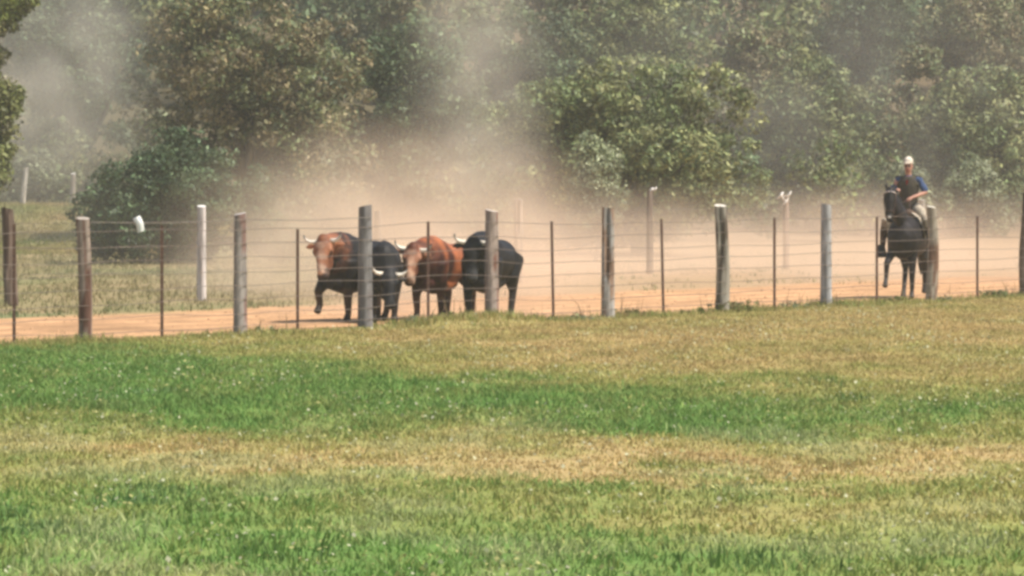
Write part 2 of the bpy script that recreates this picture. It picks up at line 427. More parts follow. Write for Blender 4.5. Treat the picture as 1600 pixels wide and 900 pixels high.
def tree(name, label, cat, px, Y, rx, top, bottom, kind, seed, lobes=9, nspray=260, per=46, leaf=.11, spray=.42, trunk=.16, extra=(), group=None):
    X = at(px, Y); zb = gzf(X, Y); g = np.random.default_rng(seed)
    z0, z1 = max(zz(bottom, Y) - zb, .1), zz(top, Y) - zb
    root = empty(name, (X, Y, zb)); tag(root, label, cat, group)
    q, L, cr = crown_sprays(g, rx, rx * .85, z0, z1 - spray * .5, lobes, nspray, spray)
    for (ex, ez, er, en) in extra:
        d = g.normal(0, 1, (en, 3)); d /= np.linalg.norm(d, axis=1, keepdims=True)
        qq = np.array([ex, 0, ez]) + d * er * (g.uniform(.2, 1, en) ** .5)[:, None] * [1, .8, .7]
        q = np.concatenate([q, qq]); cr = np.concatenate([cr, np.full(en, spray * .8)])
        L = np.concatenate([L, [[ex, 0, ez, er, er, er]]])
    v, f, c = leaf_cloud(q[:, 0], q[:, 1], q[:, 2], cr, int(per * 1.6), leaf, kind, g)
    link('crown', mesh_np('crown', v, f, c), M['leaf'], root)
    T = Tubes(); bc = (.11, .09, .07); H = z1
    fork = Vector((g.normal(0, .1), g.normal(0, .1), max(z0 * .8, .35)))
    T.tube([(0, 0, -.15), (fork.x * .2, fork.y * .2, fork.z * .3), tuple(fork * .999)], [trunk * 1.5, trunk, trunk * .8], bc, 10)
    for l in L:
        c_ = Vector(l[:3]); md = fork.lerp(c_, .5) + Vector((g.normal(0, .15), g.normal(0, .15), .12 * H * .3))
        T.tube([tuple(fork - Vector((0, 0, .08))), tuple(md), tuple(c_)], [trunk * .55, trunk * .35, trunk * .12], bc, 7)
    link('trunk', T.mesh('trunk'), M['bark'], root)
    return root

TG = 'oaks and shrubs behind the track'
tree('oak_tree', 'yellow green tree at the left edge, its branches reaching over the photo corner', 'tree', -95, 112, 1.95, -90, 330, 'bright', 11, 10, 420, 50, .10, .40,
     extra=((1.3, 6.2, .6, 50), (1.9, 6.6, .4, 24), (1.4, 4.2, .5, 36), (1.3, 2.8, .4, 20), (1.2, 5.2, .4, 22)), group=TG)
tree('oak_tree', 'tall brownish oak with the broadest crown, rising behind the dark bush', 'tree', 385, 132, 3.35, -70, 262, 'oak', 12, 13, 520, 46, .115, .46, .24, group=TG)
tree('oak_tree', 'darker green oak half veiled by dust, right against the broad brownish oak', 'tree', 645, 137, 2.4, -10, 330, 'dark', 13, 10, 380, 46, .115, .45, .2, extra=((-1.6, 3.3, .9, 60), (-1.5, 2.3, .8, 40)), group=TG)
tree('bush', 'dense dark green bush reaching the ground beside the bare white far post', 'bush', 268, 112, 2.45, 203, 425, 'deep', 14, 11, 360, 50, .085, .34, .08,
     extra=((2.3, .7, .8, 60), (2.7, .45, .5, 30), (1.9, 1.5, .7, 40), (-1.7, .6, .7, 40)), group=TG)
tree('oak_tree', 'rounded bright green oak standing alone to the right of the dust column', 'tree', 1000, 122, 3.9, 66, 345, 'green', 15, 18, 720, 46, .11, .42, .22, group=TG)
tree('shrub', 'small pale silvery shrub under the left side of the rounded green oak', 'shrub', 930, 114, .75, 208, 345, 'pale', 16, 5, 60, 46, .08, .28, .05, group=TG)
tree('oak_tree', 'hazy green oak just right of the rounded bright green oak', 'tree', 1265, 146, 2.5, 52, 340, 'green', 17, 9, 330, 46, .12, .46, .2, group=TG)
tree('oak_tree', 'hazy oak whose crown stands directly above the rider', 'tree', 1405, 153, 2.3, 92, 340, 'oak', 18, 8, 280, 46, .12, .46, .18, extra=((.6, 5.6, .7, 40),), group=TG)
tree('oak_tree', 'yellowish oak at the right edge behind the last fence post', 'tree', 1540, 143, 2.7, 78, 335, 'green', 19, 9, 340, 46, .12, .46, .2, group=TG)
tree('oak_tree', 'tall oak filling the top right corner above the yellowish oak', 'tree', 1545, 172, 3.3, -70, 130, 'oak', 20, 9, 330, 46, .13, .52, .22, group=TG)
tree('oak_tree', 'faint oak seen above and behind the gap between the two green oaks', 'tree', 1165, 166, 2.6, 20, 300, 'oak', 21, 9, 300, 46, .13, .5, .2, group=TG)
tree('oak_tree', 'faint tall oak lost in the rising dust column', 'tree', 820, 168, 2.8, -40, 320, 'dark', 22, 9, 300, 46, .13, .5, .22, group=TG)
tree('oak_tree', 'faint tall oak rising behind the top of the rounded green oak', 'tree', 1000, 178, 3.2, -60, 250, 'green', 23, 9, 320, 46, .13, .52, .22, group=TG)
tree('oak_tree', 'grey dusty oak behind the leaning far posts, between left edge tree and broad oak', 'tree', 120, 164, 2.9, -50, 260, 'dark', 24, 9, 300, 46, .13, .5, .26, group=TG)
tree('oak_tree', 'faint tall oak above and behind the rider, against the top edge', 'tree', 1345, 184, 3.0, -50, 230, 'dark', 25, 9, 300, 46, .13, .52, .22, group=TG)
tree('shrub', 'low dusty shrub under the trees right of the rider', 'shrub', 1520, 139, 1.4, 225, 372, 'pale', 26, 6, 110, 46, .09, .34, .06, group=TG)
tree('shrub', 'low dusty shrub between the rider and the post with the white rag', 'shrub', 1310, 141, 1.4, 235, 372, 'oak', 27, 6, 110, 46, .09, .34, .06, group=TG)
tree('shrub', 'low hazy shrub behind the two leaning far posts', 'shrub', 60, 158, 1.5, 235, 340, 'pale', 28, 6, 120, 46, .1, .36, .06, group=TG)
tree('shrub', 'low hazy shrub left of the dark bush behind the second leaning post', 'shrub', 165, 150, 1.0, 225, 345, 'oak', 29, 6, 90, 46, .1, .34, .06, group=TG)

# the wooded rise that closes the view: one far mass
g = np.random.default_rng(40); parts = []
for i in range(330):
    yy = g.uniform(186, 300); xx = g.uniform(-1, 1) * (yy * .25 + 4)
    zb = gzf(xx, yy); hh = g.uniform(4.5, 8.5); rr = g.uniform(2.4, 4.0)
    q, L, cr = crown_sprays(g, rr, rr, zb + .5, zb + hh, 6, 70, .8)
    parts.append(leaf_cloud(q[:, 0] + xx, q[:, 1] + yy, q[:, 2], cr, 22, .26, ['oak', 'green', 'dark', 'pale'][int(g.choice(4, p=[.35, .3, .28, .07]))], g))
for i in range(230):                                     # scrub filling the ground between the trunks
    yy = g.uniform(134, 195); xx = g.uniform(-1, 1) * (yy * .2 + 5)
    if -22 < xx < -6 and yy < 156: continue
    zb = gzf(xx, yy); hh = g.uniform(1.2, 3.4); rr = g.uniform(1.0, 1.9)
    q, L, cr = crown_sprays(g, rr, rr, zb - .1, zb + hh, 4, 46, .45)
    parts.append(leaf_cloud(q[:, 0] + xx, q[:, 1] + yy, q[:, 2], cr, 26, .15, ['oak', 'green', 'dark', 'pale'][int(g.choice(4, p=[.3, .3, .3, .1]))], g))
v_, f_, c_ = merge(parts)
tag(link('woods', mesh_np('woods', v_, f_, c_), M['leaf']), 'distant oak woods and scrub rising behind the dusty trees', 'woods', kind='stuff')

# ------------------------------------------------------------------ fences
WOODG, WOODB, WOODP = (.27, .25, .22), (.20, .12, .075), (.42, .37, .32)
def post_mesh(h, r, seed, tone, lean=(0, 0), twist=0.0, split=0.0, bark=None, top=None, taper=.9):
    """rough round post: uneven outline, weathered colour, sloping sawn top; split>0 opens a crack from the top"""
    g = np.random.default_rng(seed); T = Tubes(); T_c = []
    seg, rows = 18, 16
    V, F, C = [], [], []
    ph = g.uniform(0, 6.28, 4)
    tone = np.array(tone); bark = np.array(bark if bark is not None else tone * .6); top = np.array(top if top is not None else tone * 1.5)
    for i in range(rows + 1):
        t = i / rows; z = -.25 + (h + .25) * t
        wob = Vector((math.sin(t * 4 + ph[0]) * .25 * r * twist, math.sin(t * 5 + ph[1]) * .25 * r * twist, 0))
        for k in range(seg):
            a = 2 * math.pi * k / seg
            rad = r * (1.06 - (1.06 - taper) * t) * (1 + .07 * math.sin(2 * a + ph[2] + t * 2 * twist) + .05 * math.sin(3 * a + ph[3]) + g.normal(0, .018))
            if split:
                da = (a - math.radians(262) + math.pi) % (2 * math.pi) - math.pi
                rad *= 1 - .85 * math.exp(-(da / .30) ** 2) * float(sstep(1 - split, 1 - split + .12, t))
            z2 = z + (.05 * r * math.sin(a + ph[0]) * 4 if i == rows else 0)
            V.append((math.cos(a) * rad + wob.x + lean[0] * max(z, 0), math.sin(a) * rad + wob.y + lean[1] * max(z, 0), z2))
            n = float(vnoise(a * 1.6 + ph[1], z * 2.2, seed))
            C.append(tone * (1 - .0) if n < .62 else bark)
    for i in range(rows):
        for k in range(seg):
            a = i * seg + k; b = i * seg + (k + 1) % seg; F.append((a, b, b + seg, a + seg))
    o = rows * seg; ci = len(V)
    ring = [Vector(V[o + k]) for k in range(seg)]; cen = sum(ring, Vector()) / seg
    for k in range(seg): V.append(tuple(ring[k])); C.append(top)
    V.append((cen.x, cen.y, cen.z + .004)); C.append(top)
    for k in range(seg): F.append((ci + k, ci + (k + 1) % seg, ci + seg))
    me = bpy.data.meshes.new('post'); me.from_pydata(V, [], F); set_col(me, np.array(C))
    sm = np.ones(len(F), bool); sm[rows * seg:] = False
    me.polygons.foreach_set('use_smooth', sm); me.update()
    return me

def box_strip(V, F, C, pts, w, d, col):
    """a square bar following pts"""
    for i, p in enumerate(pts):
        for sx, sy in ((-1, -1), (1, -1), (1, 1), (-1, 1)): V.append((p[0] + sx * w / 2, p[1] + sy * d / 2, p[2])); C.append(col)
    b = len(V) - 4 * len(pts)
    for i in range(len(pts) - 1):
        for k in range(4):
            a, c = b + i * 4 + k, b + i * 4 + (k + 1) % 4; F.append((a, c, c + 4, a + 4))
    e = b + 4 * (len(pts) - 1); F.append((e, e + 1, e + 2, e + 3)); F.append((b + 3, b + 2, b + 1, b))

root = empty('wire_fence', (F0.x, F0.y, 0))
tag(root, 'near livestock fence of rough posts, rusty stakes and wires along the pasture', 'fence')
def rel(p): return (p.x - F0.x, p.y - F0.y)
# px, top row, radius, tone, kw, part label
NP = [(-95, 336, .10, WOODG, {}, None),
      (133, 341, .10, (.235, .185, .15), dict(bark=(.12, .062, .045), twist=.8, top=(.36, .31, .26), lean=(-.012, 0)), None),
      (375, 334, .105, (.27, .24, .215), dict(bark=(.19, .12, .10)), None),
      (571, 322, .105, (.19, .18, .175), dict(top=(.6, .56, .5), bark=(.15, .135, .13)), None),
      (768, 329, .105, (.28, .225, .19), dict(bark=(.22, .11, .08), top=(.45, .38, .32)), None),
      (950, 326, .105, (.30, .28, .255), dict(split=.62, bark=(.26, .17, .12), top=(.3, .25, .2)), 'grey post split open from the top'),
      (1127, 321, .11, (.27, .245, .20), dict(split=.5, twist=1.1, bark=(.10, .08, .06), top=(.62, .57, .48)), 'gnarled post with a dark crack down its upper half'),
      (1291, 320, .098, (.33, .325, .32), dict(bark=(.27, .26, .25), top=(.75, .73, .7)), 'smooth pale grey post'),
      (1455, 323, .10, (.27, .235, .185), dict(twist=1.5, bark=(.15, .09, .06), top=(.6, .55, .45)), None),
      (1604, 303, .12, (.16, .12, .09), dict(twist=1.2, bark=(.09, .07, .055), top=(.5, .46, .4)), 'thick dark post taller than the others'),
      (1745, 320, .10, WOODG, {}, None)]
for i, (px, top, r, tone, kw, lab) in enumerate(NP):
    p = near(px); zb = gzf(p.x, p.y); h = zz(top, p.y) - zb
    o = link('post', post_mesh(h, r, 100 + i, tone, **kw), M['wood'], root); o.location = (*rel(p), zb)
    if lab: o['label'] = lab
for i, (px, top, rz_) in enumerate([(22, 350, 0), (253, 352, 0), (465, 358, 0), (669, 346, 0), (865, 346, .01), (1037, 342, .012), (1210, 340, .0), (1370, 339, 0), (1527, 338, 0), (1675, 338, 0)]):
    p = near(px); zb = gzf(p.x, p.y); h = zz(top, p.y) - zb
    V, F, C = [], [], []
    c = (.115, .062, .045)
    box_strip(V, F, C, [(0, 0, -.2), (-rz_ * h * 2, 0, h)], .045, .008, c)
    box_strip(V, F, C, [(.0, .024, -.2), (-rz_ * h * 2, .024, h)], .009, .038, c)
    me = bpy.data.meshes.new('stake'); me.from_pydata(V, [], F); set_col(me, np.array(C))
    o = link('stake', me, M['rust'], root); o.location = (*rel(p), zb)
g = np.random.default_rng(5)
for j, z0 in enumerate([1.56, 1.345, 1.135, .94, .74, .535, .335, .14]):
    pts = []
    for px in list(range(-95, 1746, 24)):
        p = near(px) + FN * -.108
        sag = .012 * math.sin(px * .033 + j) + .012 * math.sin(px * .011 + j * 2.1)
        pts.append((*rel(p), z0 + sag + gzf(p.x, p.y) * .5))
    T = Tubes(); T.tube(pts, [.005] * len(pts), (.17, .13, .105), 6)
    link('wire', T.mesh('wire'), M['wire'], root)
pts = [((near(px) + FN * -.108).x - F0.x, (near(px) + FN * -.108).y - F0.y, z) for px, z in ((133, 1.70), (170, 1.685), (207, 1.672), (253, 1.665), (315, 1.675), (375, 1.70), (465, 1.665), (571, 1.70))]
T = Tubes(); T.tube(pts, [.0052] * len(pts), (.2, .17, .14), 6)
o = link('wire', T.mesh('wire'), M['wire'], root); o['label'] = 'extra top strand sagging between the posts'

# white plastic tag hanging on that strand
p = near(207) + FN * -.108
V, F, C = [], [], []
n = 9
for i in range(n + 1):
    t = i / n
    for s_ in range(5):
        u = (s_ / 4 - .5)
        V.append((u * .10 * (1 - .12 * t) + .02 * math.sin(t * 3), -.02 * math.cos(u * 3) - .014 - .01 * math.sin(t * 4), .095 - .215 * t + .01 * u)); C.append((.82, .82, .8))
for i in range(n):
    for s_ in range(4):
        a = i * 5 + s_; F.append((a, a + 1, a + 6, a + 5))
me = bpy.data.meshes.new('plastic_tag'); me.from_pydata(V, [], F); set_col(me, np.array(C))
o = link('plastic_tag', me, M['plastic']); o.location = (p.x, p.y, 1.665); o.rotation_euler = (0, math.radians(-17), 0)
sol = o.modifiers.new('thick', 'SOLIDIFY'); sol.thickness = .012
tag(o, 'small white plastic tag hanging tilted from the fence wire before the dark bush', 'tag')

# far fence on the other side of the track
FF = [(20, 79.0, 326, .115, (.15, .11, .085), dict(lean=(-.075, 0), twist=.8, bark=(.07, .045, .035), top=(.36, .3, .24)), 'dark leaning post'),
      (315, 82.0, 322, .085, (.55, .50, .47), dict(bark=(.42, .36, .33), top=(.75, .72, .68)), 'bare whitish post'),
      (590, 88.5, 330, .085, WOODG, {}, None),
      (810, 93.7, 311, .09, (.36, .31, .26), dict(split=.4, top=(.7, .66, .58)), None),
      (1015, 101.5, 299, .08, (.19, .15, .12), dict(top=(.2, .15, .1)), 'dark brown post'),
      (1228, 106.0, 306, .08, (.25, .19, .15), dict(), None),
      (1440, 112.5, 312, .085, WOODG, {}, None),
      (1640, 119, 310, .085, WOODG, {}, None)]
p0 = Vector((at(FF[0][0], 79.0), 79.0, 0))
root = empty('wire_fence', p0)
tag(root, 'dust veiled far fence of single posts on the other side of the track', 'fence')
tops = []
for i, (px, Y, top, r, tone, kw, lab) in enumerate(FF):
    X = at(px, Y); zb = gzf(X, Y); h = zz(top, Y) - zb
    o = link('post', post_mesh(h, r, 200 + i, tone, **kw), M['wood'], root); o.location = (X - p0.x, Y - p0.y, zb)
    if lab: o['label'] = lab
    tops.append((X, Y, zb, h))
for z0 in (1.45, 1.0, .55):
    T = Tubes(); T.tube([(X - p0.x, Y - p0.y - .1, zb + z0) for X, Y, zb, h in tops], [.004] * len(tops), (.16, .13, .11), 6)
    link('wire', T.mesh('wire'), M['wire'], root)

def rag(name, label, cat, X, Y, z, blobs, col, seed):
    T = Tubes(); g = np.random.default_rng(seed)
    for (bx, bz, r) in blobs:
        T.tube([(bx - r, g.normal(0, .01), bz - r), (bx, g.normal(0, .02), bz), (bx + r * .7, g.normal(0, .01), bz + r * 1.1)], [(r * .5, r * .35), (r, r * .5), (r * .45, r * .3)], col, 10)
    for a, b in zip(blobs[:-1], blobs[1:]):
        T.tube([(a[0], 0, a[1]), (b[0], 0, b[1])], [.03, .025], col, 8)
    me = T.skin(name, .012, 3)
    o = link(name, me, M['plastic']); o.location = (X, Y, z); return tag(o, label, cat)
X, Y, zb, h = tops[5]
rag('plastic_rag', 'torn white plastic rag caught on the top of a far post', 'rag', X, Y - .05, zb + h - .02, [(-.12, .03, .07), (.0, -.12, .065), (.08, .06, .06)], (.66, .63, .57), 3)
X, Y, zb, h = tops[4]
rag('plastic_scrap', 'small white scrap lying on top of the dark brown far post', 'scrap', X, Y, zb + h + .04, [(.04, .0, .045), (.13, .01, .045)], (.6, .56, .5), 4)

# two leaning posts on the bank beyond
for px, Y, top, lean, tone, lab in ((35, 150, 262, .10, (.42, .38, .33), 'pale post leaning to the right on the grassy bank, leftmost of the two'),
                                    (113, 153, 271, .03, (.36, .31, .27), 'pale post half hidden by the dark bush on the grassy bank')):
    X = at(px, Y); zb = gzf(X, Y); h = zz(top, Y) - zb
    o = link('fence_post', post_mesh(h, .09, int(px), tone, lean=(lean, 0), top=(.8, .78, .72)), M['wood']); o.location = (X, Y, zb)
    tag(o, lab, 'post', 'leaning posts on the bank')

# ------------------------------------------------------------------ bulls
BLACK, BROWN, CHEST, PALE, DARKB = (.014, .013, .014), (.27, .095, .04), (.20, .06, .026), (.34, .19, .12), (.06, .022, .014)
def frame(pos, yaw, pitch, roll):
    return Matrix.Translation(pos) @ Matrix.Rotation(yaw, 4, 'Z') @ Matrix.Rotation(pitch, 4, 'X') @ Matrix.Rotation(roll, 4, 'Y')

def bull(label, px, Y, yaw, head, hyaw, hpitch, hroll, col, legs, k=1.0, blaze=None):
    """local axes: faces -Y, Z up.  col: body, back, neck, face, muzzle, leg colours.  legs: per leg (swing, lift)"""
    X = at(px, Y); root = empty('bull', (X, Y, gzf(X, Y)), math.radians(yaw)); tag(root, label, 'bull', 'bulls on the dirt track')
    root.scale = (k, k, k)
    body, back, neck, face, muz, leg = col
    T = Tubes()
    ring = [(-.80, .90, .12, .15), (-.72, .90, .22, .28), (-.52, .93, .285, .37), (-.28, .96, .30, .385), (0, .91, .31, .35), (.28, .90, .30, .325), (.52, .92, .275, .31), (.72, .93, .21, .26), (.80, .94, .10, .14)]
    T.tube([(0, a[0], a[1]) for a in ring], [(a[2], a[3]) for a in ring], [back if i > 3 else body for i in range(len(ring))], 20)
    T.ball((0, -.42, 1.20), (.19, .34, .16), neck if neck == back else back)
    T.tube([(0, -.7, .62), (0, -.3, .55), (0, .3, .6)], [(.15, .12), (.2, .14), (.17, .12)], body)     # brisket and belly
    H = Vector(head)
    T.tube([(0, -.38, 1.02), (H.x * .35, -.62, 1.02 * .6 + H.z * .4), (H.x * .8, H.y + .16, H.z - .02), tuple(H)], [(.27, .36), (.235, .31), (.17, .2), (.13, .14)], [back, neck, neck, face])
    T.tube([(H.x * .2, -.6, .78), (H.x * .6, H.y + .2, H.z - .24)], [(.11, .2), (.06, .1)], body)      # dewlap
    tf = frame(H, math.radians(hyaw), math.radians(hpitch), math.radians(hroll)) @ Matrix.Diagonal((1.08, 1.2, 1.12, 1))
    T.tube([(0, .07, 0), (0, -.05, .01), (0, -.17, .0), (0, -.30, -.015), (0, -.42, -.02), (0, -.49, -.025)],
           [(.10, .10), (.145, .135), (.125, .135), (.088, .105), (.088, .085), (.065, .06)], [neck, face, face, face, muz[0], muz[1]], 16, ref=(0, 0, 1), tf=tf)
    for s_ in (-1, 1):
        T.ball((s_ * .112, -.12, .07), (.04, .05, .035), face, tf)
        T.ball((s_ * .128, -.155, .055), (.02, .026, .022), (.008, .007, .007), tf)
        T.ball((s_ * .07, -.24, -.07), (.05, .11, .06), neck, tf)                                     # brow and eye
        T.tube([(s_ * .13, .0, -.02), (s_ * .22, .0, -.04), (s_ * .3, -.01, -.05)], [(.03, .025), (.055, .025), (.015, .012)], face, 8, ref=(0, 0, 1), tf=tf)
        T.ball((s_ * .045, -.45, -.005), (.045, .05, .05), muz[1], tf)
        T.ball((s_ * .04, -.5, .0), (.02, .018, .02), (.01, .008, .008), tf)                             # nostril
    if blaze: T.tube([(-.02, -.06, .095), (-.025, -.2, .10), (-.02, -.36, .085), (-.02, -.44, .07)], [(.05, .04), (.05, .035), (.05, .03), (.05, .02)], blaze, 10, ref=(0, 0, 1), tf=tf)
    T.ball((0, .02, .09), (.085, .09, .05), neck, tf)                                             # curly poll
    for j, (sx, front) in enumerate(((-1, True), (1, True), (-1, False), (1, False))):
        sw, lift = legs[j]
        if front:
            P = [Vector((sx * .17, -.46, .92)), Vector((sx * .19, -.46 - sw * .25, .64)), Vector((sx * .18, -.49 - sw * .8, .38 + lift * .6)), Vector((sx * .175, -.47 - sw * .75, .13 + lift)), Vector((sx * .175, -.50 - sw * .8, .06 + lift)), Vector((sx * .175, -.52 - sw * .82, .02 + lift))]
            R = [(.16, .21), (.11, .14), (.068, .076), (.05, .054), (.056, .06), (.064, .07)]
        else:
            P = [Vector((sx * .16, .56, .95)), Vector((sx * .19, .48 - sw * .3, .66)), Vector((sx * .18, .70 - sw * .7, .43 + lift * .6)), Vector((sx * .175, .66 - sw * .9, .13 + lift)), Vector((sx * .175, .63 - sw, .06 + lift)), Vector((sx * .175, .61 - sw, .02 + lift))]
            R = [(.19, .27), (.135, .18), (.062, .08), (.05, .054), (.056, .06), (.064, .07)]
        T.tube(P, R, [body, leg[0], leg[1], leg[1], (.02, .017, .015), (.02, .017, .015)], 12, ref=(0, 1, 0))
    link('body', T.skin('bull_body', .021, 5), M['coat'], root)
    for s_ in (-1, 1):
        T = Tubes()
        T.tube([(s_ * .09, .02, .03), (s_ * .15, .015, .035), (s_ * .205, .02, .05), (s_ * .25, .04, .08), (s_ * .272, .075, .11), (s_ * .272, .095, .122)],
               [.034, .030, .025, .019, .012, .004], [(.5, .42, .32), (.74, .68, .56), (.76, .71, .6), (.62, .55, .45), (.05, .045, .04), (.02, .02, .02)], 10, tf=tf)
        link('horn', T.mesh('horn'), M['horn'], root)
    T = Tubes()
    T.tube([(0, .78, 1.12), (.01, .86, 1.0), (.03, .88, .7), (.05, .88, .45), (.06, .9, .28)], [.045, .036, .026, .035, .012], [back, back, body, BLACK, BLACK], 10)
    link('tail', T.mesh('tail'), M['coat'], root)
    return root

GREYB = (.022, .021, .022)
bull('bull with chestnut face and black chest, leftmost of the herd, one foreleg lifted', 558, 71.6, -34, (.07, -.94, 1.20), 30, 64, -12,
     (BLACK, BLACK, (.18, .07, .036), (.30, .125, .065), ((.42, .27, .19), (.05, .03, .025)), (BLACK, (.05, .03, .022))), ((.34, .13), (.0, 0), (-.15, 0), (.15, 0)), 1.04, (.47, .31, .22))
bull('black bull with its head lowered and pale horns, half behind a fence post', 600, 71.2, 2, (.07, -.92, .78), 4, 58, 8,
     (BLACK, GREYB, GREYB, BLACK, (GREYB, BLACK), (BLACK, (.03, .026, .024))), ((.12, 0), (-.1, 0), (.12, 0), (-.05, 0)), .95)
bull('reddish brown bull in the middle of the herd, facing the fence', 690, 72.4, -25, (-.04, -1.0, 1.12), 16, 62, 12,
     ((.045, .016, .012), (.30, .095, .036), (.11, .036, .02), (.29, .135, .08), ((.5, .36, .27), (.2, .12, .08)), ((.06, .022, .014), (.07, .03, .02))), ((.1, 0), (-.12, 0), (.1, 0), (-.15, 0)), .99, (.44, .27, .18))
bull('glossy black bull at the right end of the herd, behind the reddish post', 767, 72.0, -17, (.02, -.96, 1.17), 12, 64, 6,
     (BLACK, BLACK, BLACK, BLACK, (GREYB, (.05, .05, .05)), (BLACK, BLACK)), ((.14, 0), (-.1, 0), (-.12, 0), (.2, 0)), 1.05)

# ------------------------------------------------------------------ horse and rider
HX, HY, HYAW = at(1420, 83.7), 83.7, math.radians(-15)
hz = gzf(HX, HY)
HB, HL = (.017, .014, .015), (.03, .026, .025)
root = empty('horse', (HX, HY, hz), HYAW)
tag(root, 'dark horse trotting towards the fence with one foreleg raised, ridden by the herdsman', 'horse')
T = Tubes(); k = 1.07
ring = [(-.80, 1.00, .16, .19), (-.70, 1.02, .26, .32), (-.42, 1.06, .30, .40), (0, 1.04, .31, .38), (.35, 1.07, .31, .37), (.6, 1.14, .28, .33), (.76, 1.15, .2, .24), (.83, 1.15, .1, .12)]
T.tube([(0, a[0] * k, a[1] * k) for a in ring], [(a[2] * k, a[3] * k) for a in ring], HB, 20)
NP_ = [(0, -.5, 1.28), (-.06, -.72, 1.60), (-.14, -.86, 1.84), (-.19, -.93, 1.97)]
T.tube(NP_, [(.18, .30), (.125, .22), (.10, .165), (.085, .12)], HB, 16)
htf = frame(Vector((-.18, -.97, 1.99)), math.radians(6), math.radians(68), math.radians(4))
T.tube([(0, .06, -.02), (0, -.06, 0), (0, -.2, -.005), (0, -.36, -.02), (0, -.50, -.03), (0, -.58, -.04)], [(.08, .09), (.105, .125), (.10, .12), (.07, .09), (.065, .07), (.05, .05)], [HB, HB, HB, HB, HL, HL], 14, ref=(0, 0, 1), tf=htf)
for s_ in (-1, 1):
    T.tube([(s_ * .06, .05, .0), (s_ * .075, .12, .015), (s_ * .07, .2, .02)], [(.03, .022), (.034, .02), (.006, .006)], HB, 8, tf=htf)
    T.ball((s_ * .092, -.16, .035), (.022, .03, .024), (.008, .007, .007), htf)
    T.ball((s_ * .035, -.56, .0), (.016, .016, .018), (.006, .005, .005), htf)
def hleg(P, R, cols): T.tube(P, R, cols, 12, ref=(0, 1, 0))
LC = [HB, HB, HB, HL, (.05, .045, .042), (.05, .045, .042)]
hleg([(-.18, -.55, 1.12), (-.20, -.66, .86), (-.25, -.92, .66), (-.27, -.88, .40), (-.27, -.95, .30), (-.27, -1.0, .24)], [(.13, .18), (.09, .11), (.06, .065), (.042, .045), (.046, .05), (.058, .064)], LC)
hleg([(.17, -.55, 1.12), (.17, -.53, .84), (.16, -.56, .48), (.155, -.54, .15), (.155, -.58, .07), (.155, -.6, .02)], [(.13, .18), (.09, .11), (.062, .065), (.042, .045), (.048, .052), (.06, .066)], LC)
hleg([(-.16, .6, 1.15), (-.17, .42, .84), (-.15, .50, .52), (-.14, .28, .16), (-.14, .22, .08), (-.14, .2, .02)], [(.18, .26), (.115, .16), (.055, .075), (.044, .048), (.05, .052), (.06, .066)], LC)
hleg([(.16, .6, 1.15), (.17, .55, .84), (.16, .82, .54), (.15, .86, .24), (.15, .84, .14), (.15, .84, .08)], [(.18, .26), (.115, .16), (.055, .075), (.044, .048), (.05, .052), (.06, .066)], LC)
link('body', T.skin('horse_body', .02, 5), M['coat'], root)
T = Tubes()
for i in range(9):
    t = i / 8; q = Vector(NP_[0]).lerp(Vector(NP_[3]), t) + Vector((0, .16 - .06 * t, .15 - .08 * t))
    T.tube([tuple(q), tuple(q + Vector((.09, .0, -.05))), tuple(q + Vector((.15, -.02, -.2)))], [(.03, .05), (.03, .05), (.01, .02)], (.01, .009, .009), 8)
T.tube([(0, .05, .03), (.01, -.06, .13), (0, -.18, .13)], [(.04, .03), (.045, .02), (.01, .008)], (.01, .009, .009), 8, tf=htf)
link('mane', T.skin('mane', .016, 2), M['hair'], root)
T = Tubes()
T.tube([(0, .84, 1.3), (.03, .98, 1.2), (.05, 1.03, .9), (.06, 1.0, .6), (.06, .99, .42)], [.045, .06, .075, .06, .015], (.01, .009, .009), 10)
link('tail', T.mesh('tail'), M['hair'], root)
T = Tubes(); BR = (.06, .03, .02)
def loop(pts, r, c, tf=None, seg=6): T.tube(pts, [r] * len(pts), c, seg, tf=tf)
loop([(math.cos(a) * .078, -.40, -.025 + math.sin(a) * .098) for a in np.linspace(0, 2 * math.pi, 17)], .011, BR, htf)
loop([(math.cos(a) * .115, -.05, math.sin(a) * .135) for a in np.linspace(0, 2 * math.pi, 17)], .011, (.55, .45, .4), htf)
for s_ in (-1, 1): loop([(s_ * .105, -.05, .05), (s_ * .108, -.2, .03), (s_ * .08, -.40, .0), (s_ * .068, -.5, -.05)], .010, BR, htf)
T.ball((.0, -.515, .03), (.03, .025, .018), (.5, .48, .45), htf)
link('bridle', T.mesh('bridle'), M['leather'], root)
mouth = {s_: htf @ Vector((s_ * .068, -.5, -.05)) for s_ in (-1, 1)}
T = Tubes(); hand_l, hand_r = Vector((.08, -.42, 1.86)), Vector((-.16, -.36, 2.02))
for s_ in (-1, 1): loop([tuple(mouth[s_]), (s_ * .17, -.8, 1.66), tuple(hand_l)], .008, BR)
link('reins', T.mesh('reins'), M['leather'], root)

